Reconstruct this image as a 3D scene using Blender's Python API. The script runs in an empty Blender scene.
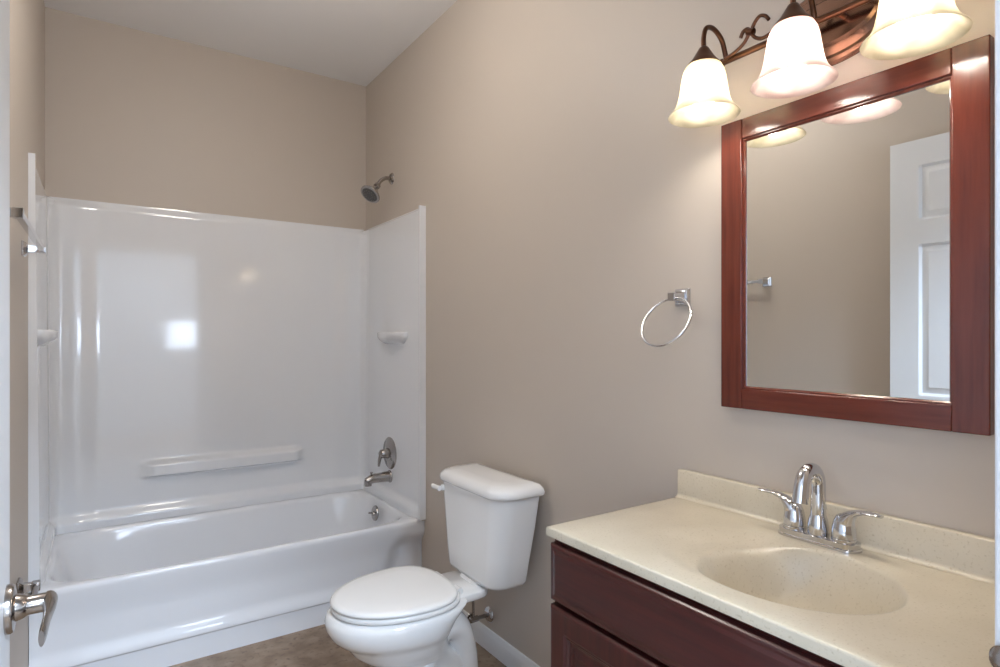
import bpy, bmesh, math, random
from mathutils import Vector, Matrix
random.seed(7)
C = bpy.context.scene.collection
PI = math.pi

# ------------------------------------------------------------ dimensions (metres)
XR, XL = 1.316, -0.207          # right / left wall faces
YB, YF = 3.38, 0.2165           # back wall / front wall faces
ZC = 2.77                       # ceiling
HALL_Y0, HALL_X0, HALL_X1 = -2.6, -1.6, 2.4
CH = 1.27                       # eye height

# ------------------------------------------------------------ camera
cam_d = bpy.data.cameras.new('camera')
cam = bpy.data.objects.new('camera', cam_d); C.objects.link(cam)
cam.location = (0, 0, CH)
cam.rotation_euler = (PI/2, 0, math.radians(-34.0))
cam_d.sensor_width = 36; cam_d.lens = 593/1000*36
cam_d.shift_y = 0.0045; cam_d.clip_start = 0.01
bpy.context.scene.camera = cam

# ------------------------------------------------------------ world, lights, exposure
w = bpy.data.worlds.new('world'); bpy.context.scene.world = w; w.use_nodes = True
bg = w.node_tree.nodes['Background']
bg.inputs[0].default_value = (0.62, 0.74, 1.0, 1); bg.inputs[1].default_value = 1.2
vs = bpy.context.scene.view_settings
vs.view_transform = 'Standard'; vs.look = 'None'; vs.gamma = 1; vs.use_curve_mapping = False
vs.exposure = 1.12

def area(name, loc, rot, sx, sy, power, col):
    l = bpy.data.lights.new(name, 'AREA'); l.shape = 'RECTANGLE'; l.size = sx; l.size_y = sy
    l.energy = power; l.color = col
    o = bpy.data.objects.new(name, l); C.objects.link(o); o.location = loc; o.rotation_euler = rot
    return o
# daylight entering by the hall window behind the photographer
area('window_daylight', (1.3, HALL_Y0-0.25, 1.33), (-PI/2, 0, PI), 1.3, 0.6, 16, (0.72, 0.84, 1.0))
area('added_side_daylight', (HALL_X0-0.25, -1.1, 1.5), (0, -PI/2, 0), 1.3, 1.7, 10, (0.55, 0.74, 1.0))  # cool side light, added through an unseen window in the hall's left wall
# fill light added under the hall ceiling, behind the photographer
area('hall_fill_light', (0.68, -1.1, ZC-0.03), (0, 0, 0), 0.9, 0.9, 84, (0.62, 0.79, 1.0))
LAMP_POWER = 7
FILL_DOME_STRENGTH = 14.0
LAMP_COL = (1.0, 0.92, 0.80)

# ------------------------------------------------------------ materials
def mat(name, col, rough=0.5, metal=0.0, **kw):
    m = bpy.data.materials.new(name); m.use_nodes = True
    b = m.node_tree.nodes['Principled BSDF']
    b.inputs['Base Color'].default_value = (*col, 1); b.inputs['Roughness'].default_value = rough
    b.inputs['Metallic'].default_value = metal
    for k, v in kw.items(): b.inputs[k.replace('_', ' ')].default_value = v
    return m
def noise_bump(m, scale, strength, dist=0.002, detail=4):
    n = m.node_tree; b = n.nodes['Principled BSDF']
    tc = n.nodes.new('ShaderNodeTexCoord'); ns = n.nodes.new('ShaderNodeTexNoise'); bp = n.nodes.new('ShaderNodeBump')
    ns.inputs['Scale'].default_value = scale; ns.inputs['Detail'].default_value = detail
    bp.inputs['Strength'].default_value = strength; bp.inputs['Distance'].default_value = dist
    n.links.new(tc.outputs['Object'], ns.inputs['Vector']); n.links.new(ns.outputs['Fac'], bp.inputs['Height'])
    n.links.new(bp.outputs['Normal'], b.inputs['Normal'])
    return m
def mottled(m, c1, c2, scale, lo=0.35, hi=0.65, stretch=(1, 1, 1), detail=6, c3=None, s3=200, lo3=.68, hi3=.75):
    n = m.node_tree; b = n.nodes['Principled BSDF']
    tc = n.nodes.new('ShaderNodeTexCoord'); mp = n.nodes.new('ShaderNodeMapping'); mp.inputs['Scale'].default_value = stretch
    ns = n.nodes.new('ShaderNodeTexNoise'); ns.inputs['Scale'].default_value = scale; ns.inputs['Detail'].default_value = detail
    cr = n.nodes.new('ShaderNodeValToRGB')
    cr.color_ramp.elements[0].position = lo; cr.color_ramp.elements[0].color = (*c1, 1)
    cr.color_ramp.elements[1].position = hi; cr.color_ramp.elements[1].color = (*c2, 1)
    n.links.new(tc.outputs['Object'], mp.inputs[0]); n.links.new(mp.outputs[0], ns.inputs['Vector'])
    n.links.new(ns.outputs['Fac'], cr.inputs[0]); out = cr.outputs[0]
    if c3:
        n3 = n.nodes.new('ShaderNodeTexNoise'); n3.inputs['Scale'].default_value = s3; n3.inputs['Detail'].default_value = 1
        mr = n.nodes.new('ShaderNodeMapRange'); mr.inputs[1].default_value = lo3; mr.inputs[2].default_value = hi3
        mx = n.nodes.new('ShaderNodeMix'); mx.data_type = 'RGBA'
        n.links.new(tc.outputs['Object'], n3.inputs['Vector']); n.links.new(n3.outputs['Fac'], mr.inputs[0])
        n.links.new(mr.outputs[0], mx.inputs[0]); n.links.new(out, mx.inputs[6]); mx.inputs[7].default_value = (*c3, 1)
        out = mx.outputs[2]
    n.links.new(out, b.inputs['Base Color'])
    return m

M = {}
M['wall'] = noise_bump(mat('taupe_wall_paint', (0.59, 0.52, 0.453), 0.5), 260, 0.08)
M['ceiling'] = noise_bump(mat('white_ceiling_paint', (0.90, 0.89, 0.89), 0.9), 200, 0.1)
M['trim'] = mat('white_trim_paint', (0.80, 0.81, 0.83), 0.35)
M['doorpaint'] = mat('white_door_paint', (0.80, 0.82, 0.85), 0.35)
M['floor'] = mottled(mat('brown_vinyl', (0.2, 0.14, 0.1), 0.4), (0.23, 0.155, 0.10), (0.36, 0.265, 0.185), 14, 0.35, 0.66, c3=(.20,.13,.09), s3=45, lo3=.56, hi3=.72)
M['hallwall'] = mat('hall_wall_paint', (0.72, 0.71, 0.70), 0.8)
M['acrylic'] = noise_bump(mat('white_acrylic', (0.85, 0.86, 0.885), 0.09, Coat_Weight=0.5, Coat_Roughness=0.04), 2.2, 0.35, 0.012, 1)
M['tub'] = mat('white_tub_acrylic', (0.88, 0.89, 0.92), 0.1, Coat_Weight=0.4)
M['porcelain'] = mat('white_porcelain', (0.90, 0.895, 0.89), 0.08, Coat_Weight=0.4)
M['seat'] = mat('white_seat_enamel', (0.90, 0.89, 0.875), 0.2)
M['chrome'] = mat('chrome', (0.66, 0.66, 0.68), 0.07, 1.0)
M['nickel'] = mat('brushed_nickel', (0.40, 0.37, 0.35), 0.2, 1.0)
M['dark'] = mat('dark_recess', (0.03, 0.03, 0.03), 0.5)
M['bronze'] = mottled(mat('oiled_bronze', (0.16, 0.08, 0.04), 0.28, 0.9), (0.10, 0.045, 0.027), (0.18, 0.09, 0.055), 12)
M['marble'] = mottled(mat('cultured_marble', (0.70, 0.66, 0.56), 0.35, Coat_Weight=0.7, Coat_Roughness=0.22, Coat_IOR=1.55), (0.61, 0.54, 0.415), (0.67, 0.60, 0.475), 8,
                      c3=(0.52, 0.445, 0.32), s3=190, lo3=.60, hi3=.78)
M['mirror'] = mat('silvered_glass', (0.86, 0.87, 0.86), 0.0, 1.0)
def wood(name, c1, c2, stretch, rough, coat=0.4):
    m = mottled(mat(name, c1, rough, Coat_Weight=coat, Coat_Roughness=0.15), c1, c2, 6, 0.25, 0.75, stretch, 8)
    return m
M['cherry_v'] = wood('cherry_wood_upright_grain', (0.098, 0.017, 0.010), (0.165, 0.033, 0.018), (14, 14, 1), 0.22)
M['cherry_h'] = wood('cherry_wood_level_grain', (0.098, 0.017, 0.010), (0.165, 0.033, 0.018), (14, 1, 14), 0.22)
M['cab_h'] = wood('dark_cherry_level_grain', (0.038, 0.006, 0.0065), (0.074, 0.0125, 0.0105), (14, 1, 14), 0.3, 0.3)
M['cab_v'] = wood('dark_cherry_upright_grain', (0.038, 0.006, 0.0065), (0.074, 0.0125, 0.0105), (14, 14, 1), 0.3, 0.3)

def shade_mat(name, c1, c2):
    m = bpy.data.materials.new(name); m.use_nodes = True; n = m.node_tree; n.nodes.clear()
    out = n.nodes.new('ShaderNodeOutputMaterial')
    tc = n.nodes.new('ShaderNodeTexCoord'); ns = n.nodes.new('ShaderNodeTexNoise'); ns.inputs['Scale'].default_value = 9; ns.inputs['Detail'].default_value = 2
    ns.inputs['Distortion'].default_value = 1.2
    cr = n.nodes.new('ShaderNodeValToRGB'); cr.color_ramp.elements[0].position = .4; cr.color_ramp.elements[1].position = .62
    cr.color_ramp.elements[0].color = (*c1, 1); cr.color_ramp.elements[1].color = (*c2, 1)
    n.links.new(tc.outputs['Object'], ns.inputs['Vector']); n.links.new(ns.outputs['Fac'], cr.inputs[0])
    tr = n.nodes.new('ShaderNodeBsdfTranslucent'); df = n.nodes.new('ShaderNodeBsdfDiffuse'); gl = n.nodes.new('ShaderNodeBsdfGlossy')
    tp = n.nodes.new('ShaderNodeBsdfTransparent'); tp.inputs[0].default_value = (1, .97, .92, 1)
    gl.inputs['Roughness'].default_value = 0.2
    a = n.nodes.new('ShaderNodeMixShader'); a.inputs[0].default_value = 0.35
    b = n.nodes.new('ShaderNodeMixShader'); b.inputs[0].default_value = 0.05
    d = n.nodes.new('ShaderNodeMixShader'); d.inputs[0].default_value = 0.13
    n.links.new(cr.outputs[0], tr.inputs[0]); n.links.new(cr.outputs[0], df.inputs[0])
    n.links.new(tr.outputs[0], a.inputs[1]); n.links.new(df.outputs[0], a.inputs[2])
    n.links.new(a.outputs[0], b.inputs[1]); n.links.new(gl.outputs[0], b.inputs[2])
    n.links.new(b.outputs[0], d.inputs[1]); n.links.new(tp.outputs[0], d.inputs[2])
    n.links.new(d.outputs[0], out.inputs[0])
    return m
M['shade'] = shade_mat('alabaster_glass', (0.60, 0.55, 0.42), (0.84, 0.79, 0.66))
M['shade_rose'] = shade_mat('rose_alabaster_glass', (0.66, 0.52, 0.50), (0.88, 0.78, 0.76))
def emit(name, col, s):
    m = bpy.data.materials.new(name); m.use_nodes = True; n = m.node_tree; n.nodes.clear()
    o = n.nodes.new('ShaderNodeOutputMaterial'); e = n.nodes.new('ShaderNodeEmission')
    e.inputs[0].default_value = (*col, 1); e.inputs[1].default_value = s; n.links.new(e.outputs[0], o.inputs[0]); return m
M['bulb'] = emit('lit_bulb', (1.0, 0.93, 0.82), 15)

# ------------------------------------------------------------ mesh helpers
def obj(name, bm, m, parent=None, smooth=True, angle=40, bevel=0, seg=2, loc=None):
    bmesh.ops.recalc_face_normals(bm, faces=bm.faces[:])
    me = bpy.data.meshes.new(name); bm.to_mesh(me); bm.free()
    me.materials.append(m)
    if loc is not None: me.transform(Matrix.Translation(-Vector(loc)))
    o = bpy.data.objects.new(name, me); C.objects.link(o)
    if loc is not None: o.location = loc
    if parent:
        o.parent = parent
        p = Vector(parent.location); q = parent.parent
        while q: p += Vector(q.location); q = q.parent
        o.location = o.location - p          # meshes are written in world coordinates
    if smooth:
        for p in me.polygons: p.use_smooth = True
    if bevel:
        b = o.modifiers.new('bevel', 'BEVEL'); b.width = bevel; b.segments = seg; b.limit_method = 'ANGLE'; b.angle_limit = math.radians(35)
        b.harden_normals = False
    if smooth:
        bpy.context.view_layer.objects.active = o; o.select_set(True)
        try: me.set_sharp_from_angle(angle=math.radians(angle))
        except Exception: pass
        o.select_set(False)
    return o
def empty(name, loc):
    o = bpy.data.objects.new(name, None); C.objects.link(o); o.location = loc; o.empty_display_size = 0.05; return o
def tag(o, label=None, cat=None, group=None, kind=None):
    if label: o['label'] = label
    if cat: o['category'] = cat
    if group: o['group'] = group
    if kind: o['kind'] = kind
    return o
def struct(o, label=None):
    o['kind'] = 'structure'
    if label: o['label'] = label
    return o
def box(bm, x0, x1, y0, y1, z0, z1):
    v = [bm.verts.new(p) for p in ((x0,y0,z0),(x1,y0,z0),(x1,y1,z0),(x0,y1,z0),(x0,y0,z1),(x1,y0,z1),(x1,y1,z1),(x0,y1,z1))]
    for f in ((0,3,2,1),(4,5,6,7),(0,1,5,4),(1,2,6,5),(2,3,7,6),(3,0,4,7)): bm.faces.new([v[i] for i in f])
    return bm
def B(*a):
    return box(bmesh.new(), *a)
def loft(bm, rings, close_ends=(True, True), closed=True):
    R = [[bm.verts.new(p) for p in r] for r in rings]
    n = len(rings[0])
    for a, b in zip(R, R[1:]):
        for i in range(n if closed else n-1):
            j = (i+1) % n
            bm.faces.new((a[i], a[j], b[j], b[i]))
    if close_ends[0]: bm.faces.new(R[0][::-1])
    if close_ends[1]: bm.faces.new(R[-1])
    return R
def lathe(bm, prof, origin, axis, n=32, ends=(True, True)):
    """prof: (radius, distance along axis)"""
    ax = Vector(axis).normalized(); up = Vector((0,0,1)) if abs(ax.z) < .9 else Vector((1,0,0))
    u = ax.cross(up).normalized(); v = ax.cross(u); o = Vector(origin)
    return loft(bm, [[o+ax*h+(u*math.cos(2*PI*i/n)+v*math.sin(2*PI*i/n))*r for i in range(n)] for r, h in prof], ends)
def smooth_path(pts, k=8):
    pts = [Vector(p) for p in pts]; out = []
    for i in range(len(pts)-1):
        p0 = pts[max(i-1,0)]; p1 = pts[i]; p2 = pts[i+1]; p3 = pts[min(i+2,len(pts)-1)]
        for s in range(k):
            t = s/k
            out.append(0.5*((2*p1)+(p2-p0)*t+(2*p0-5*p1+4*p2-p3)*t*t+(-p0+3*p1-3*p2+p3)*t**3))
    out.append(pts[-1]); return out
def lerp_list(vals, m):
    out = []
    for i in range(m):
        t = i/(m-1)*(len(vals)-1); a = min(int(t), len(vals)-2); out.append(vals[a]+(vals[a+1]-vals[a])*(t-a))
    return out
def tube(bm, pts, rad, n=14, k=8, flat=None, smooth=True, side=None):
    """tube along a path; rad number or list; flat = list of (width factor, height factor)"""
    P = smooth_path(pts, k) if smooth else [Vector(p) for p in pts]
    m = len(P)
    rr = lerp_list(rad, m) if isinstance(rad, (list, tuple)) else [rad]*m
    fw = lerp_list([f[0] for f in flat], m) if flat else [1]*m
    fh = lerp_list([f[1] for f in flat], m) if flat else [1]*m
    T = [(P[min(i+1,m-1)]-P[max(i-1,0)]).normalized() for i in range(m)]
    u = None; rings = []
    for i in range(m):
        if side is not None:
            u = (Vector(side)-T[i]*Vector(side).dot(T[i])).normalized()
        elif u is None:
            up = Vector((0,0,1)) if abs(T[i].z) < .9 else Vector((1,0,0)); u = T[i].cross(up).normalized()
        else:
            u = (u-T[i]*u.dot(T[i])).normalized()
        v = T[i].cross(u)
        rings.append([P[i]+(u*math.cos(2*PI*j/n)*fw[i]+v*math.sin(2*PI*j/n)*fh[i])*rr[i] for j in range(n)])
    loft(bm, rings); return bm
def ss(a, b, x):
    t = max(0, min(1, (x-a)/(b-a))); return t*t*(3-2*t)
def supell(cx, cy, a, b, n, N, z):
    out = []
    for i in range(N):
        t = 2*PI*i/N; c, s = math.cos(t), math.sin(t)
        out.append(Vector((cx+a*math.copysign(abs(c)**(2/n), c), cy+b*math.copysign(abs(s)**(2/n), s), z)))
    return out
def grid_sheet(bm, us, vs_, f):
    V = [[bm.verts.new(f(u, v)) for v in vs_] for u in us]
    for i in range(len(us)-1):
        for j in range(len(vs_)-1):
            bm.faces.new((V[i][j], V[i+1][j], V[i+1][j+1], V[i][j+1]))
    return V
def frange(a, b, n): return [a+(b-a)*i/n for i in range(n+1)]

# ------------------------------------------------------------ room shell
T = 0.11
YH = YF-0.12                                         # hall side of the front wall
OX0, OX1, OZ = -0.105, 0.79, 2.075                    # doorway
struct(obj('floor', B(HALL_X0-T, HALL_X1+T, HALL_Y0-T, YB+T, -0.06, 0), M['floor'], smooth=False))
struct(obj('ceiling', B(HALL_X0-T, HALL_X1+T, HALL_Y0-T, YB+T, ZC, ZC+0.08), M['ceiling'], smooth=False))
struct(obj('wall_right', B(XR, XR+T, YF, YB+T, 0, ZC), M['wall'], smooth=False))
struct(obj('wall_left', B(XL-T, XL, YF, YB+T, 0, ZC), M['wall'], smooth=False))
struct(obj('wall_back', B(XL, XR, YB, YB+T, 0, ZC), M['wall'], smooth=False))
bm = B(HALL_X0, OX0-0.02, YH, YF, 0, ZC); box(bm, OX1+0.02, HALL_X1, YH, YF, 0, ZC); box(bm, OX0-0.02, OX1+0.02, YH, YF, OZ+0.02, ZC)
struct(obj('wall_front', bm, M['wall'], smooth=False))
# hall behind the photographer
bm = B(HALL_X0-T, HALL_X0, HALL_Y0-T, -2.0, 0, ZC); box(bm, HALL_X0-T, HALL_X0, -0.2, YF, 0, ZC)
box(bm, HALL_X0-T, HALL_X0, -2.0, -0.2, 0, 0.8); box(bm, HALL_X0-T, HALL_X0, -2.0, -0.2, 2.2, ZC)
struct(obj('wall_hall_left', bm, M['hallwall'], smooth=False))
bm = bmesh.new()
for a in ((-2.0, -1.95, .8, 2.2), (-.25, -.2, .8, 2.2), (-1.95, -.25, .8, .85), (-1.95, -.25, 2.15, 2.2), (-1.95, -.25, 1.48, 1.52)):
    box(bm, HALL_X0-.07, HALL_X0-.03, a[0], a[1], a[2], a[3])
struct(obj('added_side_window', bm, M['trim'], smooth=False))  # unseen side window, added to bring cool light through the doorway
struct(obj('wall_hall_right', B(HALL_X1, HALL_X1+T, HALL_Y0-T, YF, 0, ZC), M['hallwall'], smooth=False))
WX0, WX1, WZ0, WZ1 = 0.72, 1.9, 1.08, 1.56
bm = B(HALL_X0, WX0, HALL_Y0-T, HALL_Y0, 0, ZC); box(bm, WX1, HALL_X1, HALL_Y0-T, HALL_Y0, 0, ZC)
box(bm, WX0, WX1, HALL_Y0-T, HALL_Y0, 0, WZ0); box(bm, WX0, WX1, HALL_Y0-T, HALL_Y0, WZ1, ZC)
struct(obj('wall_hall_far', bm, M['hallwall'], smooth=False))
bm = bmesh.new(); y0, y1 = HALL_Y0-0.07, HALL_Y0-0.03
for a in ((WX0,WX0+.05,WZ0,WZ1),(WX1-.05,WX1,WZ0,WZ1),(WX0+.05,WX1-.05,WZ0,WZ0+.05),(WX0+.05,WX1-.05,WZ1-.05,WZ1),(1.28,1.32,WZ0+.05,WZ1-.05)):
    box(bm, a[0], a[1], y0, y1, a[2], a[3])
struct(obj('window_1', bm, M['trim'], smooth=False))
# door lining and casing (trim_1), its room-side corner shows as the strip on the photo's right edge
bm = B(OX1, OX1+0.02, YH, YF, 0, OZ); box(bm, OX0-0.02, OX0, YH, YF, 0, OZ); box(bm, OX0-0.02, OX1+0.02, YH, YF, OZ, OZ+0.02)
struct(obj('trim_1', bm, M['trim'], smooth=False))
bm = B(OX1+0.006, OX1+0.05, YF, YF+0.015, 0, OZ+0.06); box(bm, OX0-0.06, OX0-0.006, YF, YF+0.015, 0, OZ+0.06); box(bm, OX0-0.006, OX1+0.006, YF, YF+0.015, OZ+0.006, OZ+0.06)
struct(obj('trim_2', bm, M['trim'], bevel=0.003))
# strike plate on the jamb
st = obj('strike_plate', B(OX1-0.0015, OX1, YF-0.045, YF+0.004, 0.90, 0.96), M['nickel'], bevel=0.001)
bm = bmesh.new(); tube(bm, [(OX1-0.003, YF-0.002, 0.93), (OX1-0.001, YF+0.010, 0.93), (OX1+0.0015, YF+0.0155, 0.93)], 0.0035, n=10, k=4, flat=[(5, 1), (4, 1), (2.5, 1)], side=(0, 0, 1))
lip = obj('lip', bm, M['nickel'], st)
tag(st, 'nickel strike plate on the white door jamb beside the vanity top', 'strike plate')

# baseboard along the right wall: ogee profile from the vanity to the tub
def baseboard(name, x, sgn, y0, y1):
    prof = [(0, 0), (0.013, 0), (0.013, 0.060), (0.010, 0.068), (0.008, 0.074), (0.005, 0.082), (0, 0.085)]
    bm = bmesh.new(); loft(bm, [[(x+sgn*d, yy, z) for d, z in prof] for yy in (y0, y1)])
    return struct(obj(name, bm, M['trim'], angle=30))
baseboard('baseboard_right', XR, -1, 1.065, 2.615)
baseboard('baseboard_left', XL, 1, YF+0.02, 2.615)

# ------------------------------------------------------------ door (open, lying along the left wall)
DX0, DX1, DY0, DY1, DZ0, DZ1 = -0.146, -0.111, YF+0.022, 1.135, 0.012, 2.066
def panel_door():
    us = set([DY0, DY1]); zs = set([DZ0, DZ1])
    W = DY1-DY0; cols = [(DY0+0.115, DY0+W/2-0.05), (DY0+W/2+0.05, DY1-0.103)]
    rows = [(0.22, 0.86), (1.04, 1.645), (1.742, 1.962)]
    e = [0, 0.010, 0.022, 0.034]
    for a, b in cols:
        for k in e: us |= {a+k, b-k}
    for a, b in rows:
        for k in e: zs |= {a+k, b-k}
    us, zs = sorted(us), sorted(zs)
    def dep(u, z):
        for a, b in cols:
            for c, d in rows:
                if a <= u <= b and c <= z <= d:
                    m = min(u-a, b-u, z-c, d-z)
                    if m < .010: return 0.009*m/.010
                    if m < .022: return 0.009
                    if m < .034: return 0.009-0.006*(m-.022)/.012
                    return 0.003
        return 0
    bm = bmesh.new()
    for s, X in ((-1, DX1), (1, DX0)):
        grid_sheet(bm, us, zs, lambda u, z: (X+s*dep(u, z), u, z))
    for z in (DZ0, DZ1):
        V = [[bm.verts.new((x, u, z)) for u in us] for x in (DX0, DX1)]
        for i in range(len(us)-1): bm.faces.new((V[0][i], V[0][i+1], V[1][i+1], V[1][i]))
    for u in (DY0, DY1):
        V = [[bm.verts.new((x, u, z)) for z in zs] for x in (DX0, DX1)]
        for i in range(len(zs)-1): bm.faces.new((V[0][i], V[0][i+1], V[1][i+1], V[1][i]))
    bmesh.ops.remove_doubles(bm, verts=bm.verts[:], dist=1e-5)
    return bm
door = struct(obj('door_1', panel_door(), M['doorpaint'], angle=20))
HZ, HY = 0.882, DY1-0.038
for s, X in ((1, DX1), (-1, DX0)):
    bm = bmesh.new(); lathe(bm, [(0.034, 0), (0.034, 0.006), (0.032, 0.009), (0.019, 0.011), (0.0165, 0.020), (0.015, 0.022), (0.0135, 0.024), (0.0135, 0.036 if s < 0 else 0.050)], (X, HY, HZ), (s, 0, 0), 28)
    lh = obj('lever_handle', bm, M['nickel'], door)
    L = 0.038 if s < 0 else 0.049
    bm = bmesh.new(); tube(bm, [(X+s*(L-.001), HY+0.015, HZ), (X+s*L, HY+0.004, HZ), (X+s*(L+.001), HY-0.018, HZ-.001), (X+s*L, HY-0.05, HZ-.006), (X+s*(L-.002), HY-0.085, HZ-.012), (X+s*(L-.003), HY-0.100, HZ-.013)],
                           [0.010, 0.0145, 0.0135, 0.012, 0.0135, 0.011], n=18, flat=[(.6, 1), (.7, 1), (.6, 1), (.38, 1), (.34, 1), (.3, 1)], side=(1, 0, 0))
    obj('lever', bm, M['nickel'], lh)
for z in (0.25, 1.05, 1.85):
    bm = bmesh.new(); lathe(bm, [(0.006, -0.045), (0.006, 0.045)], (DX1+0.008, DY0-0.004, z), (0, 0, 1), 12)
    obj('hinge', bm, M['nickel'], door)

# ------------------------------------------------------------ bathtub
TY0, TY1, RZ = 2.607, YB-0.002, 0.385
TX0, TX1 = XL+0.002, XR-0.002
def bathtub():
    bm = bmesh.new(); N = 128
    ix0, ix1, iy0_, iy1_ = XL+.047, XR-.058, TY0+.036, YB-.052
    cx, cy = (ix0+ix1)/2, (iy0_+iy1_)/2
    ihx, ihy = (ix1-ix0)/2, (iy1_-iy0_)/2
    def rect(z, inset=0.0):
        out = []
        for i in range(N):
            t = 2*PI*i/N; c, s = math.cos(t), math.sin(t)
            hx, hy = (TX1-TX0)/2-inset, (TY1-TY0)/2-inset
            k = min(hx/abs(c) if abs(c) > 1e-9 else 1e9, hy/abs(s) if abs(s) > 1e-9 else 1e9)
            out.append(Vector(((TX0+TX1)/2+c*k, (TY0+TY1)/2+s*k, z)))
        return out
    def inner(dx, dy, z, n, shift=0):
        # matching angles
        out = []
        hx, hy = ihx-dx, ihy-dy
        for i in range(N):
            t = 2*PI*i/N; c, s = math.cos(t), math.sin(t)
            r = (abs(c/hx)**n+abs(s/hy)**n)**(-1/n)
            out.append(Vector((cx+shift+c*r, cy+s*r, z)))
        return out
    rings = [rect(RZ-0.03, .002), rect(RZ-0.010, .003), rect(RZ-.003, .006), rect(RZ, 0.012)]
    rings += [inner(-0.012, -0.012, RZ+0.000, 7), inner(-0.003, -0.003, RZ-0.003, 7), inner(0.004, 0.004, RZ-0.012, 6.5), inner(0.010, 0.008, RZ-0.03, 6),
              inner(0.025, 0.015, RZ-0.09, 5.5, .004), inner(0.05, 0.025, RZ-0.17, 5, .010), inner(0.075, 0.035, RZ-0.24, 4.6, .015),
              inner(0.10, 0.05, RZ-0.285, 4.2, .02), inner(0.14, 0.08, RZ-0.308, 4, .02), inner(0.25, 0.15, RZ-0.315, 3.5, .02), inner(0.5, 0.25, RZ-0.317, 3, .02)]
    loft(bm, rings, (False, True))
    # apron
    def ap(x, z):
        ex = min(x-TX0, TX1-x)
        endr = ss(0.030, 0.13+0.12*max(0, (0.30-z))/0.3, TX1-x)
        rec = 0.016*endr
        y = TY0+rec*ss(0.378, 0.24, z)*ss(0.100, 0.160, z)
        if z < 0.100: y = TY0+0.010*endr*ss(0.100, 0.088, z)
        y += 0.040*ss(0.24-0.25*(z-0.1), 0.13-0.25*(z-0.1), TX1-x)*ss(0.335, 0.25, z)*ss(0, .03, z)
        if z > 0.364: y += 0.006*((z-0.364)/0.021)**2
        return (x, y, z)
    xs = frange(TX0, TX1-0.3, 20)+frange(TX1-0.3, TX1, 30)[1:]
    grid_sheet(bm, xs, frange(0, 0.085, 6)+frange(0.085, 0.105, 10)[1:]+frange(0.105, 0.30, 20)[1:]+frange(0.30, 0.378, 14)[1:], ap)
    # ends and back (hidden against the walls) close the shell
    grid_sheet(bm, [TX0], [0], lambda a, b: (a, TY1, b))
    for X in (TX0, TX1):
        V = [bm.verts.new(p) for p in ((X, TY0+.03, 0), (X, TY1, 0), (X, TY1, RZ-0.03), (X, TY0+.03, RZ-0.03))]; bm.faces.new(V)
    return bm
tub = obj('bathtub', bathtub(), M['tub'], angle=60)
tag(tub, 'glossy white bathtub with a recessed apron across the far end', 'bathtub')
# overflow plate and drain
bm = bmesh.new(); ox = 1.222
lathe(bm, [(0.040, 0), (0.040, 0.004), (0.036, 0.010), (0.012, 0.013), (0.010, 0.020)], (ox, 3.0, 0.334), (-1, 0, 0.12), 28)
tube(bm, [(ox-0.018, 3.0, 0.337), (ox-0.040, 3.0, 0.341)], 0.005, n=8)
ov = obj('overflow_plate', bm, M['nickel'], tub)
bm = bmesh.new(); lathe(bm, [(0.035, 0), (0.033, 0.004), (0.012, 0.004), (0.010, 0.010)], (1.02, 3.0, RZ-0.3165), (0, 0, 1), 24)
obj('drain', bm, M['chrome'], tub)

# ------------------------------------------------------------ tub surround (three panels)
SZ0, SZ1 = RZ+0.001, 1.913
sur = empty('tub_surround', ((TX0+TX1)/2, YB-0.01, SZ0))
tag(sur, 'glossy white moulded three-sided surround standing on the bathtub rim', 'tub surround')
def back_panel():
    bm = bmesh.new()
    x0, x1 = TX0+0.014, TX1-0.014
    def f(x, z):
        e = min(x-x0, x1-x)
        off = 0.014
        off += 0.014*ss(0.20, 0.09, e)                        # raised columns beside the corners
        off += 0.030*ss(0.05, 0.0, e)**2
        off += 0.030*ss(0.465, 0.415, z)                      # step above the tub deck
        lx = ss(0.16, 0.22, x)*ss(0.95, 0.89, x)
        off += 0.036*lx*ss(0.585, 0.600, z)*ss(0.678, 0.645, z)   # moulded ledge
        if z > SZ1-0.045: off -= 0.0
        off -= (off-0.004)*ss(SZ1-0.05, SZ1, z)**1.5
        return (x, YB-off, z)
    xs = frange(x0, x0+0.2, 24)+frange(x0+0.2, x1-0.2, 60)[1:]+frange(x1-0.2, x1, 24)[1:]
    zs = frange(SZ0, 0.70, 70)+frange(0.70, SZ1-0.05, 30)[1:]+frange(SZ1-0.05, SZ1, 12)[1:]
    grid_sheet(bm, xs, zs, f)
    grid_sheet(bm, xs, [0, 1], lambda x, t: (x, YB-0.004*(1-t)-0.0005, SZ1))
    return bm
obj('back_panel', back_panel(), M['acrylic'], sur, angle=60)
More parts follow.
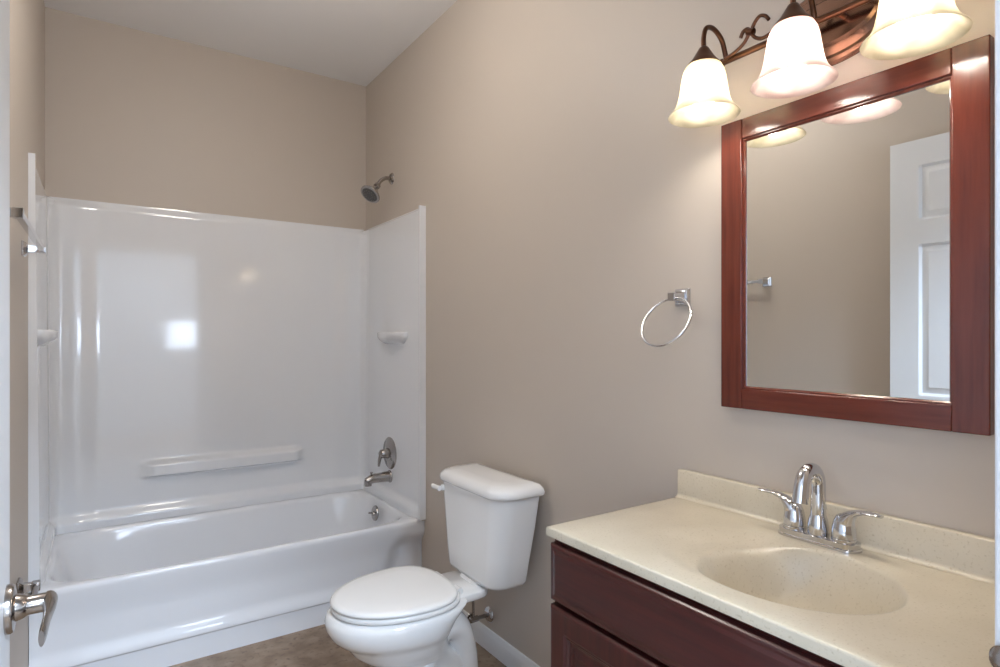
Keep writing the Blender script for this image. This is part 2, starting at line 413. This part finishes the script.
def side_panel(X, s):       # s: direction into the room
    y0, y1 = TY0+(-0.012 if s < 0 else 0.012), YB-0.020
    bm = bmesh.new()
    def off(y, z):
        low = 1-ss(SZ0, SZ1, z)
        d = 0.012+0.008*low
        e = y-y0
        rib = (0.034 if s < 0 else 0.020 + 0.012*low)
        d = d+(rib-d)*ss(0.030, 0.014, e)
        d += 0.022*ss(0.46, 0.42, z)*ss(0.0, 0.1, e)
        d += 0.025*ss(0.07, 0.0, y1-y)**2
        d -= (d-0.003)*ss(SZ1-0.022, SZ1, z)**2*ss(0.02, 0.04, e)
        return d
    ys = [y0]+frange(y0+0.006, y0+0.04, 12)+frange(y0+0.04, y1-0.08, 20)[1:]+frange(y1-0.08, y1, 10)[1:]
    zs = frange(SZ0, 0.5, 14)+frange(0.5, SZ1-0.022, 20)[1:]+frange(SZ1-0.022, SZ1, 8)[1:]
    grid_sheet(bm, ys, zs, lambda y, z: (X+s*off(y, z), y, z))
    grid_sheet(bm, [0, 1], zs, lambda t, z: (X+s*(0.0005+t*(off(y0, z)-0.0005)), y0, z))
    grid_sheet(bm, ys, [0, 1], lambda y, t: (X+s*(0.0005+t*(off(y, SZ1)-0.0005)), y, SZ1))
    bmesh.ops.remove_doubles(bm, verts=bm.verts[:], dist=1e-5)
    return bm
obj('side_panel', side_panel(XL, 1), M['acrylic'], sur, angle=45)
obj('side_panel', side_panel(XR, -1), M['acrylic'], sur, angle=45)
def soap_shelf(X, s):
    bm = bmesh.new(); rings = []
    yc, hy = 2.94, 0.17
    for z, k in ((1.238, 0.25), (1.248, 0.55), (1.260, 0.82), (1.275, 0.97), (1.291, 1.0), (1.299, 0.98), (1.301, 0.93)):
        r = []
        for i in range(33):
            t = PI*i/32
            r.append((X+s*(0.011+0.060*k*math.sin(t)**0.6), yc+hy*(0.6+0.4*k)*math.cos(t), z))
        rings.append(r)
    loft(bm, rings); return bm
obj('soap_shelf', soap_shelf(XR, -1), M['acrylic'], sur, angle=50)
obj('soap_shelf', soap_shelf(XL, 1), M['acrylic'], sur, angle=50)

# ------------------------------------------------------------ shower head, valve, spout
FY = 3.0
sh = empty('wall_shower', (XR, FY, 2.14)); tag(sh, 'brushed nickel shower head on a bent arm above the surround', 'shower')
bm = bmesh.new(); lathe(bm, [(0.032, 0.0005), (0.031, 0.004), (0.022, 0.012), (0.011, 0.015)], (XR, FY, 2.135), (-1, 0, 0), 28); obj('wall_flange', bm, M['nickel'], sh)
bm = bmesh.new(); tube(bm, [(XR-0.012, FY, 2.135), (XR-0.04, FY, 2.132), (XR-0.068, FY, 2.112), (XR-0.083, FY, 2.085)], 0.0105, n=14); obj('shower_arm', bm, M['nickel'], sh)
ax = Vector((-0.60, -0.22, -0.72)).normalized(); o0 = Vector((XR-0.080, FY, 2.092))
bm = bmesh.new(); lathe(bm, [(0.013, 0), (0.017, 0.004), (0.018, 0.018), (0.014, 0.022), (0.018, 0.034), (0.032, 0.055), (0.050, 0.074), (0.056, 0.082), (0.055, 0.088), (0.046, 0.090)], o0, ax, 32)
obj('spray_head', bm, M['nickel'], sh)
face = bmesh.new(); lathe(face, [(0.045, 0.0895), (0.043, 0.092), (0.02, 0.093)], o0, ax, 28)
fo = obj('spray_face', face, mat('dark_grey_nozzle_plate', (0.10, 0.10, 0.10), 0.4), sh)
uu = ax.cross(Vector((0,0,1))).normalized(); vv = ax.cross(uu)
bm = bmesh.new()
for rr, nn in ((0.031, 14), (0.018, 8)):
    for i in range(nn):
        a = 2*PI*i/nn; lathe(bm, [(0.0035, 0.092), (0.002, 0.096)], o0+(uu*math.cos(a)+vv*math.sin(a))*rr, ax, 8)
obj('nozzles', bm, M['nickel'], sh)

va = empty('shower_valve', (XR-0.02, FY, 0.645)); tag(va, 'round nickel shower valve with a lever above the tub spout', 'shower valve')
XS = XR-0.018; FY = 2.982
bm = bmesh.new(); lathe(bm, [(0.086, 0), (0.086, 0.003), (0.080, 0.008), (0.050, 0.013), (0.045, 0.016), (0.030, 0.017)], (XS, FY, 0.650), (-1, 0, 0), 40); obj('escutcheon', bm, M['nickel'], va)
bm = bmesh.new(); lathe(bm, [(0.028, 0.015), (0.026, 0.035), (0.022, 0.055), (0.014, 0.062)], (XS, FY, 0.650), (-1, 0, 0), 24); 
tube(bm, [(XS-0.050, FY, 0.655), (XS-0.062, FY, 0.62), (XS-0.066, FY, 0.585)], [0.010, 0.009, 0.006], n=10)
obj('valve_handle', bm, M['nickel'], va)
bm = bmesh.new()
tube(bm, [(XS, FY, 0.525), (XS-0.04, FY, 0.526), (XS-0.10, FY, 0.524), (XS-0.135, FY, 0.512)], [0.029, 0.027, 0.024, 0.021], n=20)
lathe(bm, [(0.033, 0), (0.033, 0.006), (0.028, 0.012)], (XS, FY, 0.525), (-1, 0, 0), 24)
sp = obj('tub_spout', bm, M['nickel'], loc=(XS, FY, 0.525)); tag(sp, 'nickel tub spout below the round shower valve', 'tub spout')
bm = bmesh.new(); lathe(bm, [(0.020, 0), (0.018, 0.028), (0.015, 0.028)], (XS-0.125, FY, 0.518), (0, 0, -1), 20); obj('nozzle', bm, M['nickel'], sp)
bm = bmesh.new(); lathe(bm, [(0.004, 0), (0.004, 0.012), (0.008, 0.014), (0.008, 0.02)], (XS-0.108, FY, 0.540), (0, 0, 1), 12); obj('diverter_knob', bm, M['nickel'], sp)

# ------------------------------------------------------------ toilet
TC = 1.865
toilet = empty('toilet', (0.95, TC, 0)); tag(toilet, 'white two-piece toilet with closed lid between the tub and the vanity', 'toilet')
def egg(af, ab, hw, z, n=2.0, N=64, mid=None, nb=2.6):
    """egg outline: af/ab = distance of front/back from the wall"""
    m = mid if mid is not None else (0.44 if af > .6 else ab+(af-ab)*0.42)
    out = []
    for i in range(N):
        t = 2*PI*i/N; c, s = math.cos(t), math.sin(t)
        if c >= 0: a = m+(af-m)*abs(c)**(2/n)
        else: a = m-(m-ab)*abs(c)**(2/nb)
        nn = n if c >= 0 else nb
        out.append(Vector((XR-a, TC+hw*math.copysign(abs(s)**(2/nn), s), z)))
    return out
def bowl():
    bm = bmesh.new()
    loft(bm, [egg(.575, .17, .118, 0.0, 2.3), egg(.575, .17, .118, .018, 2.3), egg(.560, .19, .104, .030, 2.3), egg(.545, .21, .092, .08, 2.3), egg(.540, .22, .088, .14, 2.2),
              egg(.555, .28, .100, .185, 2.1), egg(.605, .31, .130, .215, 2.1), egg(.640, .32, .150, .245, 2.05), egg(.655, .325, .160, .268, 2.05), egg(.672, .32, .168, .285, 2.05),
              egg(.688, .32, .175, .292, 2.05), egg(.705, .315, .184, .31, 2.05), egg(.718, .30, .191, .335, 2.05), egg(.720, .27, .192, .356, 2.05), egg(.714, .25, .189, .372, 2.05), egg(.695, .26, .176, .381, 2.05)])
    return bm
obj('bowl', bowl(), M['porcelain'], toilet, angle=70)
# trapway bulge
bm = bmesh.new()
tube(bm, [(XR-.53, TC, .055), (XR-.46, TC, .10), (XR-.39, TC, .20), (XR-.335, TC, .262), (XR-.272, TC, .245), (XR-.240, TC, .16), (XR-.232, TC, .004)],
     [.05, .055, .058, .058, .056, .054, .056], n=24, flat=[(1.9, 1), (1.9, 1), (1.8, 1), (1.7, 1), (1.65, 1), (1.65, 1), (1.8, 1)], side=(0, 1, 0))
obj('trapway', bm, M['porcelain'], toilet, angle=70)
# rear deck carrying the tank
bm = bmesh.new()
def deck(a0, a1, hw, z, n=5): a0 = max(a0, .160); return supell(XR-(a0+a1)/2, TC, (a1-a0)/2, hw, n, 48, z)
loft(bm, [deck(.20, .40, .06, .335), deck(.18, .42, .085, .345), deck(.07, .43, .105, .356), deck(.045, .43, .110, .362), deck(.045, .43, .110, .380), deck(.05, .425, .106, .384)])
obj('tank_deck', bm, M['porcelain'], toilet, angle=60)
# tank: flat back, rounded front corners, tapering down
def tank_ring(front, hw, z, r, back=0.012, N=12):
    pts = []
    # from far-back corner around the front to near-back corner (local a,b)
    corners = [(back, hw, 0.012), (front, hw, r), (front, -hw, r), (back, -hw, 0.012)]
    for k, (a, b, rad) in enumerate(corners):
        sa = 1 if a == back else -1; sb = -1 if b > 0 else 1
        ca, cb = a+sa*rad, b+sb*rad
        start = {0: PI, 1: PI/2, 2: 0, 3: -PI/2}[k]
        for i in range(N+1):
            t = start-(PI/2)*i/N
            pts.append(Vector((XR-(ca+rad*math.cos(t)), TC+cb+rad*math.sin(t), z)))
    return pts
def front_bulge(r, amt):
    out = []
    for p in r:
        b = (p.y-TC)/0.24; a = XR-p.x
        out.append(Vector((p.x-amt*(1-min(1, b*b))*ss(0.05, 0.15, a), p.y, p.z)))
    return out
bm = bmesh.new()
loft(bm, [front_bulge(tank_ring(.178, .155, .392, .05, .075), .01), front_bulge(tank_ring(.190, .170, .396, .055, .065), .012), front_bulge(tank_ring(.194, .178, .410, .058, .06), .014),
          front_bulge(tank_ring(.196, .188, .48, .060, .055), .016), front_bulge(tank_ring(.198, .205, .60, .062, .042), .018), front_bulge(tank_ring(.200, .219, .716, .064, .032), .02)])
obj('tank', bm, M['porcelain'], toilet, angle=60)
bm = bmesh.new()
loft(bm, [front_bulge(tank_ring(.199, .220, 0.718, .064, .031), .02), front_bulge(tank_ring(.207, .231, 0.719, .070, .024), .022), front_bulge(tank_ring(.211, .235, 0.724, .072, .022), .022), front_bulge(tank_ring(.212, .236, 0.733, .073, .022), .022),
          front_bulge(tank_ring(.208, .231, 0.745, .072, .025), .022), front_bulge(tank_ring(.196, .217, 0.756, .068, .03), .02), front_bulge(tank_ring(.180, .19, 0.762, .06, .045), .018), front_bulge(tank_ring(.15, .15, 0.765, .04, .07), .01)])
obj('tank_lid', bm, M['porcelain'], toilet, angle=60)
# neck between deck and tank
bm = bmesh.new(); loft(bm, [supell(XR-.165, TC, .045, .07, 4, 32, .380), supell(XR-.15, TC, .05, .07, 4, 32,   .393)]); obj('tank_gasket', bm, M['porcelain'], toilet)
# flush lever, far end of the tank's front
bm = bmesh.new(); fy = TC+0.168
lathe(bm, [(0.012, 0), (0.012, 0.012), (0.009, 0.016)], (XR-.205, fy, .690), (-1, 0, 0), 18)
tube(bm, [(XR-.230, fy-0.008, .690), (XR-.233, fy+0.015, .691), (XR-.234, fy+0.040, .690), (XR-.232, fy+0.052, .689)], [0.010, .009, .010, .008], n=12, flat=[(1, 1), (.7, 1), (.6, 1), (.6, 1)], side=(1, 0, 0))
obj('flush_lever', bm, M['seat'], toilet)
# seat ring and lid
bm = bmesh.new()
loft(bm, [egg(.694, .285, .182, .383, 2.05), egg(.700, .28, .187, .387, 2.05), egg(.700, .28, .187, .397, 2.05), egg(.694, .285, .182, .401, 2.05)])
obj('seat', bm, M['seat'], toilet, angle=60)
bm = bmesh.new()
loft(bm, [egg(.692, .30, .180, .4035, 2.05), egg(.701, .295, .188, .406, 2.05), egg(.703, .293, .189, .411, 2.05), egg(.698, .297, .184, .418, 2.05), egg(.680, .312, .168, .4215, 2.05), egg(.62, .36, .12, .424, 2.05), egg(.54, .43, .04, .425, 2.05)])
obj('seat_lid', bm, M['seat'], toilet, angle=60)
for s in (-1, 1):
    bm = bmesh.new(); yy = TC+s*0.072
    tube(bm, [(XR-.285, yy-0.018, .394), (XR-.285, yy+0.018, .394)], 0.012, n=14, smooth=False)
    obj('seat_hinge', bm, M['seat'], toilet)
    bm = bmesh.new(); lathe(bm, [(0.016, 0), (0.016, .008), (.012, .018), (.004, .022)], (XR-.37, TC+s*.104, 0.018), (0, 0, 1), 16); obj('bolt_cap', bm, M['seat'], toilet)
# water supply
wv = empty('supply_valve', (XR, 2.03, .15)); tag(wv, 'chrome water supply valve on the wall behind the toilet', 'supply valve')
bm = bmesh.new(); lathe(bm, [(0.033, 0.0005), (0.031, .005), (0.02, .012), (.009, .013)], (XR, 2.03, .142), (-1, 0, 0), 26); obj('wall_flange', bm, M['chrome'], wv)
bm = bmesh.new(); lathe(bm, [(.008, .01), (.008, .055), (.012, .056), (.012, .09), (.008, .092)], (XR, 2.03, .142), (-1, 0, 0), 16); obj('valve_body', bm, M['nickel'], wv)
bm = bmesh.new(); lathe(bm, [(.006, 0), (.006, .018), (.016, .020), (.018, .024), (.016, .03)], (XR-.075, 2.03, .142), (0, 1, 0), 18); obj('valve_knob', bm, M['chrome'], wv)
bm = bmesh.new(); tube(bm, [(XR-.075, 2.03, .152), (XR-.075, 2.035, .25), (XR-.09, 2.02, .34), (XR-.10, 2.0, .43)], .005, n=10); obj('supply_hose', bm, M['nickel'], wv)

# ------------------------------------------------------------ vanity cabinet
VX, VY0, VY1, VZ = 0.872, 0.29, 1.052, 0.820
van = empty('vanity_cabinet', ((VX+XR)/2, (VY0+VY1)/2, 0)); tag(van, 'dark cherry vanity cabinet under the cream sink top', 'cabinet')
bm = B(VX+.001, XR-.002, VY0, VY0+.016, 0.0, VZ); box(bm, VX+.001, XR-.002, VY1-.016, VY1, 0.0, VZ)
box(bm, VX+.055, VX+.07, VY0+.016, VY1-.016, 0, .09); box(bm, VX+.02, XR-.016, VY0+.016, VY1-.016, .09, .105); box(bm, XR-.016, XR-.004, VY0+.016, VY1-.016, .09, VZ)
obj('carcass', bm, M['cab_v'], van, bevel=.001)
ff = bmesh.new()
for a in ((VY0, VY0+.035, .09, VZ), (VY1-.035, VY1, .09, VZ), (VY0+.035, VY1-.035, VZ-.03, VZ), (VY0+.035, VY1-.035, .655, .690), (VY0+.035, VY1-.035, .09, .115)):
    box(ff, VX-.012, VX, a[0], a[1], a[2], a[3])
obj('face_frame', ff, M['cab_v'], van, bevel=.001)
def raised_front(y0, y1, z0, z1, frame, m, name, ridges=True):
    """overlay front: bevelled slab; with frame>0 a recessed centre with stepped moulding"""
    xf = VX-.012
    bm = bmesh.new()
    def ring(ins, x): return [(x, y0+ins, z0+ins), (x, y1-ins, z0+ins), (x, y1-ins, z1-ins), (x, y0+ins, z1-ins)]
    rs = [ring(0, xf-.0005), ring(0, xf-.013), ring(.0035, xf-.0175), ring(.007, xf-.019)]
    if frame:
        rs += [ring(frame-.006, xf-.019), ring(frame, xf-.016), ring(frame+.002, xf-.016), ring(frame+.006, xf-.012), ring(frame+.012, xf-.010), ring(frame+.016, xf-.010), ring(frame+.030, xf-.014)]
    else:
        rs += [ring(.012, xf-.0185), ring(.020, xf-.020)]
    loft(bm, rs); return obj(name, bm, m, van, smooth=False)
raised_front(VY0+.004, VY1-.004, .680, .808, 0, M['cab_h'], 'drawer_front')
ym = (VY0+VY1)/2
for a, b in ((VY0+.004, ym-.002), (ym+.002, VY1-.004)):
    d = raised_front(a, b, .105, .670, .055, M['cab_v'], 'door')
# ------------------------------------------------------------ vanity top with moulded oval basin
CX0, CX1, CY0, CY1, CZ = 0.842, XR-.002, 0.275, 1.060, 0.842
SXc, SYc, SA, SB = 1.054, 0.656, 0.164, 0.236
def vanity_top():
    bm = bmesh.new(); N = 160
    th = [2*PI*i/N for i in range(N)]
    def outer(ins, z):
        out = []
        for t in th:
            c, s = math.cos(t), math.sin(t)
            # direction scaled so the rings follow the ellipse
            dx, dy = c*SA, s*SB
            k = 1e9
            if dx > 1e-9: k = min(k, (CX1-ins*0-SXc)/dx)
            if dx < -1e-9: k = min(k, (CX0+ins-SXc)/dx)
            if dy > 1e-9: k = min(k, (CY1-ins-SYc)/dy)
            if dy < -1e-9: k = min(k, (CY0+ins-SYc)/dy)
            out.append(Vector((SXc+dx*k, SYc+dy*k, z)))
        # snap nearest to the corners
        for cxx, cyy in ((CX0+ins, CY0+ins), (CX0+ins, CY1-ins), (CX1, CY0+ins), (CX1, CY1-ins)):
            j = min(range(N), key=lambda i: (out[i].x-cxx)**2+(out[i].y-cyy)**2); out[j] = Vector((cxx, cyy, z))
        return out
    def ell(r, zfun):
        out = []
        for t in th:
            out.append(Vector((SXc+SA*r*math.cos(t), SYc+SB*r*math.sin(t), zfun(t, r))))
        return out
    D = 0.150
    def dz(t, r):
        x, y = SXc+SA*r*math.cos(t), SYc+SB*r*math.sin(t)
        ex, ey = (x-SXc-.002)/(SA-.006), (y-0.602)/0.178       # deep bowl, set towards the door side
        rb = math.hypot(ex, ey)
        soft = ss(-0.2, 0.9, ey/max(rb, .05))*ss(-0.9, 0.2, ex/max(rb, .05))
        lip = ss(1.03, 0.94-0.35*soft, rb)
        return CZ-0.014*ss(1.03, 0.66, r)-0.140*lip*(1-min(1, rb)**2.1)
    rings = [ell(1.07, lambda t, r: CZ-.0215), outer(.004, CZ-.0215), outer(0, CZ-.0205), outer(0, CZ-.004), outer(.0015, CZ-.001), outer(.005, CZ)]
    o = outer(.005, CZ); e = ell(1.06, lambda t, r: CZ)
    for k in (.33, .66): rings.append([a.lerp(b, k) for a, b in zip(o, e)])
    rings.append(e)
    for r in [1.03-.0125*i for i in range(30)]+[.655-.025*i for i in range(26)]: rings.append(ell(r, dz))
    loft(bm, rings, (False, True))
    return bm
top = obj('sink', vanity_top(), M['marble'], angle=50, loc=(SXc, SYc, CZ))
tag(top, 'cream speckled vanity top with an oval moulded sink on the dark cabinet', 'sink')
bm = bmesh.new()
prof = [(0, 0), (0, .070), (.003, .073), (.017, .073), (.020, .070), (.020, .010), (.022, .005), (.026, .002), (.032, .0003)]
loft(bm, [[(CX1-d, yy, CZ+z+.0002) for d, z in prof] for yy in (CY0, CY1)])
obj('backsplash', bm, M['marble'], top, angle=50)
bm = bmesh.new(); lathe(bm, [(.022, 0), (.021, .003), (.014, .003), (.013, .006)], (SXc+.002, 0.602, CZ-.1535), (0, 0, 1), 24); obj('drain', bm, M['chrome'], top)

# ------------------------------------------------------------ faucet
FX, FYc = 1.253, 0.660
fa = empty('faucet', (FX, FYc, CZ)); tag(fa, 'chrome two-handle faucet standing at the back of the sink', 'faucet')
bm = bmesh.new()
def pill(hw, hl, z): return [Vector((FX+p[0], FYc+p[1], z)) for p in
      [(hw*math.cos(t), (hl-hw)*(1 if math.sin(t) > 0 else -1)+hw*math.sin(t)) for t in [2*PI*(i+.5)/40 for i in range(40)]]]
loft(bm, [pill(.028, .085, CZ+.0005), pill(.028, .085, CZ+.005), pill(.0255, .0825, CZ+.0065), pill(.0255, .0825, CZ+.016), pill(.021, .076, CZ+.0175), pill(.012, .065, CZ+.0185)])
obj('base_plate', bm, M['chrome'], fa, angle=30)
bm = bmesh.new()
lathe(bm, [(.021, .014), (.0205, .03), (.018, .048), (.0135, .062)], (FX, FYc, CZ), (0, 0, 1), 28)
tube(bm, [(FX, FYc, CZ+.055), (FX, FYc, CZ+.10), (FX-.002, FYc, CZ+.132), (FX-.018, FYc, CZ+.152), (FX-.043, FYc, CZ+.153), (FX-.062, FYc, CZ+.134), (FX-.071, FYc, CZ+.092)], [.0150, .0145, .0142, .0140, .0140, .0142, .0160], n=20)
obj('spout', bm, M['chrome'], fa)
bm = bmesh.new(); tube(bm, [(FX+.024, FYc, CZ+.012), (FX+.024, FYc, CZ+.062)], .0025, n=8); lathe(bm, [(.003, .060), (.0055, .066), (.004, .074)], (FX+.024, FYc, CZ), (0, 0, 1), 12)
obj('lift_rod', bm, M['chrome'], fa)
for s in (-1, 1):
    hy = FYc+s*0.0515
    bm = bmesh.new()
    lathe(bm, [(.0235, .013), (.0235, .022), (.0225, .023)], (FX, hy, CZ), (0, 0, 1), 28)
    obj('handle_collar', bm, M['chrome'], fa)
    bm = bmesh.new()
    lathe(bm, [(.0225, .0235), (.0218, .040), (.0185, .056), (.0135, .067), (.006, .071)], (FX, hy, CZ), (0, 0, 1), 28)
    tube(bm, [(FX, hy-s*.004, CZ+.038), (FX-.001, hy+s*.006, CZ+.060), (FX-.003, hy+s*.020, CZ+.075), (FX-.006, hy+s*.040, CZ+.083), (FX-.010, hy+s*.060, CZ+.085), (FX-.012, hy+s*.076, CZ+.085)],
         [.019, .018, .0145, .0115, .0105, .008], n=16, flat=[(1, 1), (1, .9), (1, .55), (.95, .4), (.95, .36), (.9, .36)], side=(1, 0, 0))
    obj('handle', bm, M['chrome'], fa)

# ------------------------------------------------------------ mirror
mr = empty('wall_mirror', (XR, .65, 1.45)); tag(mr, 'rectangular mirror in a cherry wood frame on the wall above the sink', 'mirror')
MY0, MY1, MZ0, MZ1, FW, FT = .381, .924, CH-.172, CH+.533, .057, .049
mx0, mx1 = XR-.024, XR-.001
for a, b in ((MY0, MY0+FW), (MY1-FW, MY1)): obj('frame_stile', B(mx0, mx1, a, b, MZ0, MZ1), M['cherry_v'], mr, bevel=.002)
for a, b in ((MZ0, MZ0+FT), (MZ1-FT, MZ1)): obj('frame_rail', B(mx0+.001, mx1, MY0+FW, MY1-FW, a, b), M['cherry_h'], mr, bevel=.002)
bm = bmesh.new(); iy0, iy1, iz0, iz1 = MY0+FW, MY1-FW, MZ0+FT, MZ1-FT
def mring(i, x): return [(x, iy0+i, iz0+i), (x, iy1-i, iz0+i), (x, iy1-i, iz1-i), (x, iy0+i, iz1-i)]
loft(bm, [mring(0, mx0+.006), mring(.003, mx0+.006), mring(.006, mx0+.010), mring(.006, mx0+.014), mring(0, mx0+.014)], (False, False))
obj('inner_moulding', bm, M['cherry_v'], mr, smooth=False)
obj('mirror_glass', B(mx0+.012, mx0+.0125, iy0+.001, iy1-.001, iz0+.001, iz1-.001), M['mirror'], mr, smooth=False)

# ------------------------------------------------------------ vanity light
LZ = CH+.672; LY = [.880, .665, .450]
vl = empty('vanity_light', (XR, .665, LZ)); tag(vl, 'bronze three-lamp vanity light with scrolls above the mirror', 'wall light')
bm = bmesh.new()
def oval(hy, hz, d): return [Vector((XR-d, .665+hy*math.cos(2*PI*i/64), LZ+.005+hz*math.sin(2*PI*i/64))) for i in range(64)]
loft(bm, [oval(.142, .088, .001), oval(.142, .088, .006), oval(.136, .082, .010), oval(.128, .074, .011), oval(.124, .070, .016), oval(.112, .058, .019), oval(.106, .052, .020), oval(.100, .046, .026), oval(.07, .03, .028)])
obj('backplate', bm, mat('polished_bronze', (0.28, 0.165, 0.12), 0.22, 1.0), vl, angle=25)
bm = bmesh.new(); XBAR = XR-.055
tube(bm, [(XBAR, LY[0]+.022, LZ), (XBAR, LY[2]-.022, LZ)], .0075, n=14, smooth=False)
for yy in (LY[0]+.022, LY[2]-.022): lathe(bm, [(.004, -.010), (.010, -.006), (.010, .006), (.004, .010)], (XBAR, yy, LZ), (0, 1, 0), 16)
for yy in (.665-.04, .665+.04): tube(bm, [(XR-.02, yy, LZ), (XBAR, yy, LZ)], .007, n=10)
obj('crossbar', bm, M['bronze'], vl)
XSH = XR-.150
for k, yy in enumerate(LY):
    bm = bmesh.new()
    tube(bm, [(XBAR, yy+.006, LZ-.002), (XBAR-.006, yy+.006, LZ+.018), (XBAR-.024, yy+.004, LZ+.046), (XBAR-.056, yy+.002, LZ+.060), (XSH+.010, yy, LZ+.053), (XSH, yy, LZ+.028), (XSH, yy, LZ+.000)], .0058, n=12)
    arm = obj('arm', bm, M['bronze'], vl)
    bm = bmesh.new(); zt = LZ+.006
    lathe(bm, [(.007, 0), (.011, -.003), (.016, -.012), (.026, -.028), (.036, -.040), (.038, -.044), (.034, -.044)], (XSH, yy, zt), (0, 0, 1), 32)
    obj('shade_cap', bm, M['bronze'], arm)
    bm = bmesh.new()
    pr = [(.032, -.040), (.040, -.046), (.046, -.058), (.050, -.075), (.053, -.095), (.056, -.118), (.060, -.138), (.066, -.154), (.074, -.166), (.081, -.173), (.082, -.176),
          (.078, -.174), (.071, -.165), (.063, -.152), (.057, -.137), (.053, -.118), (.050, -.095), (.047, -.075), (.043, -.059), (.037, -.049), (.030, -.043)]
    pr = [(a*.975, -.04+(d+.04)*.885) for a, d in pr]
    R = lathe(bm, pr, (XSH, yy, zt), (0, 0, 1), 48, (False, False))
    sd = obj('glass_shade', bm, M['shade_rose'] if k == 1 else M['shade'], arm, angle=80, loc=(XSH, yy, zt-.1))
    bm = bmesh.new()
    lathe(bm, [(.004, -.152), (.013, -.148), (.021, -.138), (.026, -.124), (.028, -.112), (.026, -.100), (.020, -.086), (.014, -.074), (.013, -.056)], (XSH, yy, zt), (0, 0, 1), 24)
    obj('bulb', bm, M['bulb'], arm)
    l = bpy.data.lights.new('lamp_light', 'POINT'); l.energy = LAMP_POWER; l.color = LAMP_COL; l.shadow_soft_size = .031
    lo = bpy.data.objects.new('lamp_light', l); C.objects.link(lo); lo.location = (XSH, yy, zt-.115)
# glowing globe added above the frame to brighten the bathroom
cl = empty('added_ceiling_light', (0.45, 1.85, ZC)); tag(cl, 'added unseen fill globe with nickel canopy over the toilet aisle', 'fill light')
bm = bmesh.new(); lathe(bm, [(.07, .0005), (.07, .012), (.05, .022), (.014, .026), (.012, .16), (.05, .165), (.05, .18)], (0.45, 1.85, ZC), (0, 0, -1), 32); obj('canopy', bm, M['nickel'], cl)
bm = bmesh.new(); lathe(bm, [(.045, .178), (.10, .185), (.135, .21), (.14, .235), (.125, .27), (.08, .30), (.02, .31)], (0.45, 1.85, ZC), (0, 0, -1), 32); obj('fill_globe', bm, emit('fill_globe_glow', (1.0, .94, .86), FILL_DOME_STRENGTH), cl)
# scrolls between the arms
for s in (1, -1):
    c = .665
    def q(a, z, x=XBAR-.012): return (x, c+s*a, LZ+z)
    bm = bmesh.new(); tube(bm, [q(.216, .000), q(.190, .006), q(.166, .018), q(.152, .036)], .0042, n=10)
    tube(bm, [q(.149, .038), q(.157, .047), q(.168, .045), q(.175, .033)], .0045, n=10)
    tube(bm, [q(.149, .034), q(.140, .052), q(.127, .063), q(.113, .058), q(.104, .046)], .0042, n=10)
    tube(bm, [q(.147, .032), q(.136, .018), q(.118, .010), q(.092, .016), q(.070, .034)], .0042, n=10)
    lathe(bm, [(.003, -.010), (.0085, -.008), (.0085, .008), (.003, .010)], q(.149, .037), (0, 1, .5), 12)
    obj('scroll', bm, M['bronze'], vl)

# ------------------------------------------------------------ towel ring
PY, PZ = 1.058, CH+.110
tr = empty('towel_ring', (XR, PY, PZ)); tag(tr, 'round chrome towel ring on the wall left of the mirror', 'towel ring')
bm = bmesh.new()
def sq(h, d): return [(XR-d, PY+a*h, PZ+b*h) for a, b in ((-1,-1),(1,-1),(1,1),(-1,1))]
loft(bm, [sq(.024, .0005), sq(.024, .005), sq(.020, .010), sq(.017, .011), sq(.0155, .014)]); obj('mounting_plate', bm, M['chrome'], tr, angle=25, bevel=.001)
bm = bmesh.new(); loft(bm, [sq(.014, .012), sq(.011, .022), sq(.010, .045), sq(.011, .052)]); obj('post', bm, M['chrome'], tr, angle=25, bevel=.001)
R_, th_ = .073, math.radians(30)
cc = Vector((XR-.043, PY-.012, PZ-.004)); ddn = Vector((-math.sin(th_), .08, -math.cos(th_))).normalized()
side = Vector((0, 1, .08)).normalized(); ctr = cc+ddn*R_
bm = bmesh.new(); n = 64
pts = [ctr+(side*math.cos(2*PI*i/n)+ddn*math.sin(2*PI*i/n))*R_ for i in range(n)]
nm = side.cross(ddn).normalized(); rings = []
for i in range(n):
    rd = (pts[i]-ctr).normalized(); rings.append([pts[i]+(rd*math.cos(2*PI*j/12)+nm*math.sin(2*PI*j/12))*.0036 for j in range(12)])
rings.append(rings[0]); loft(bm, rings, (False, False)); bmesh.ops.remove_doubles(bm, verts=bm.verts[:], dist=1e-6)
obj('ring', bm, M['chrome'], tr)

# ------------------------------------------------------------ towel bar and paper holder on the left wall
def sqpost(name, y, z, out, parent, h=.024, m='chrome'):
    def s_(k, d): return [(XL+d, y+a*k, z+b*k) for a, b in ((-1,-1),(1,-1),(1,1),(-1,1))]
    bm = bmesh.new(); loft(bm, [s_(h, .0005), s_(h, .006), s_(h*.8, .012), s_(h*.5, .016), s_(h*.42, out-.012), s_(h*.5, out-.008), s_(h*.5, out+.010)])
    return obj(name, bm, M[m], parent, angle=25, bevel=.001)
BZ = CH+.285
tb = empty('towel_bar', (XL, 2.07, BZ)); tag(tb, 'square chrome towel bar on the left wall near the open door', 'towel bar')
for y in (1.74, 2.42): sqpost('post', y, BZ, .052, tb)
obj('bar', B(XL+.046, XL+.060, 1.752, 2.408, BZ-.008, BZ+.008), M['chrome'], tb, bevel=.001)
PZ2 = .515
ph = empty('toilet_paper_holder', (XL, 2.2, PZ2)); tag(ph, 'empty chrome toilet paper holder on the left wall behind the door lever', 'paper holder')
for y in (2.13, 2.29): sqpost('post', y, PZ2, .046, ph, .026, 'nickel')
bm = bmesh.new(); tube(bm, [(XL+.046, 2.143, PZ2), (XL+.046, 2.277, PZ2)], .009, n=14, smooth=False); obj('roller', bm, M['nickel'], ph)
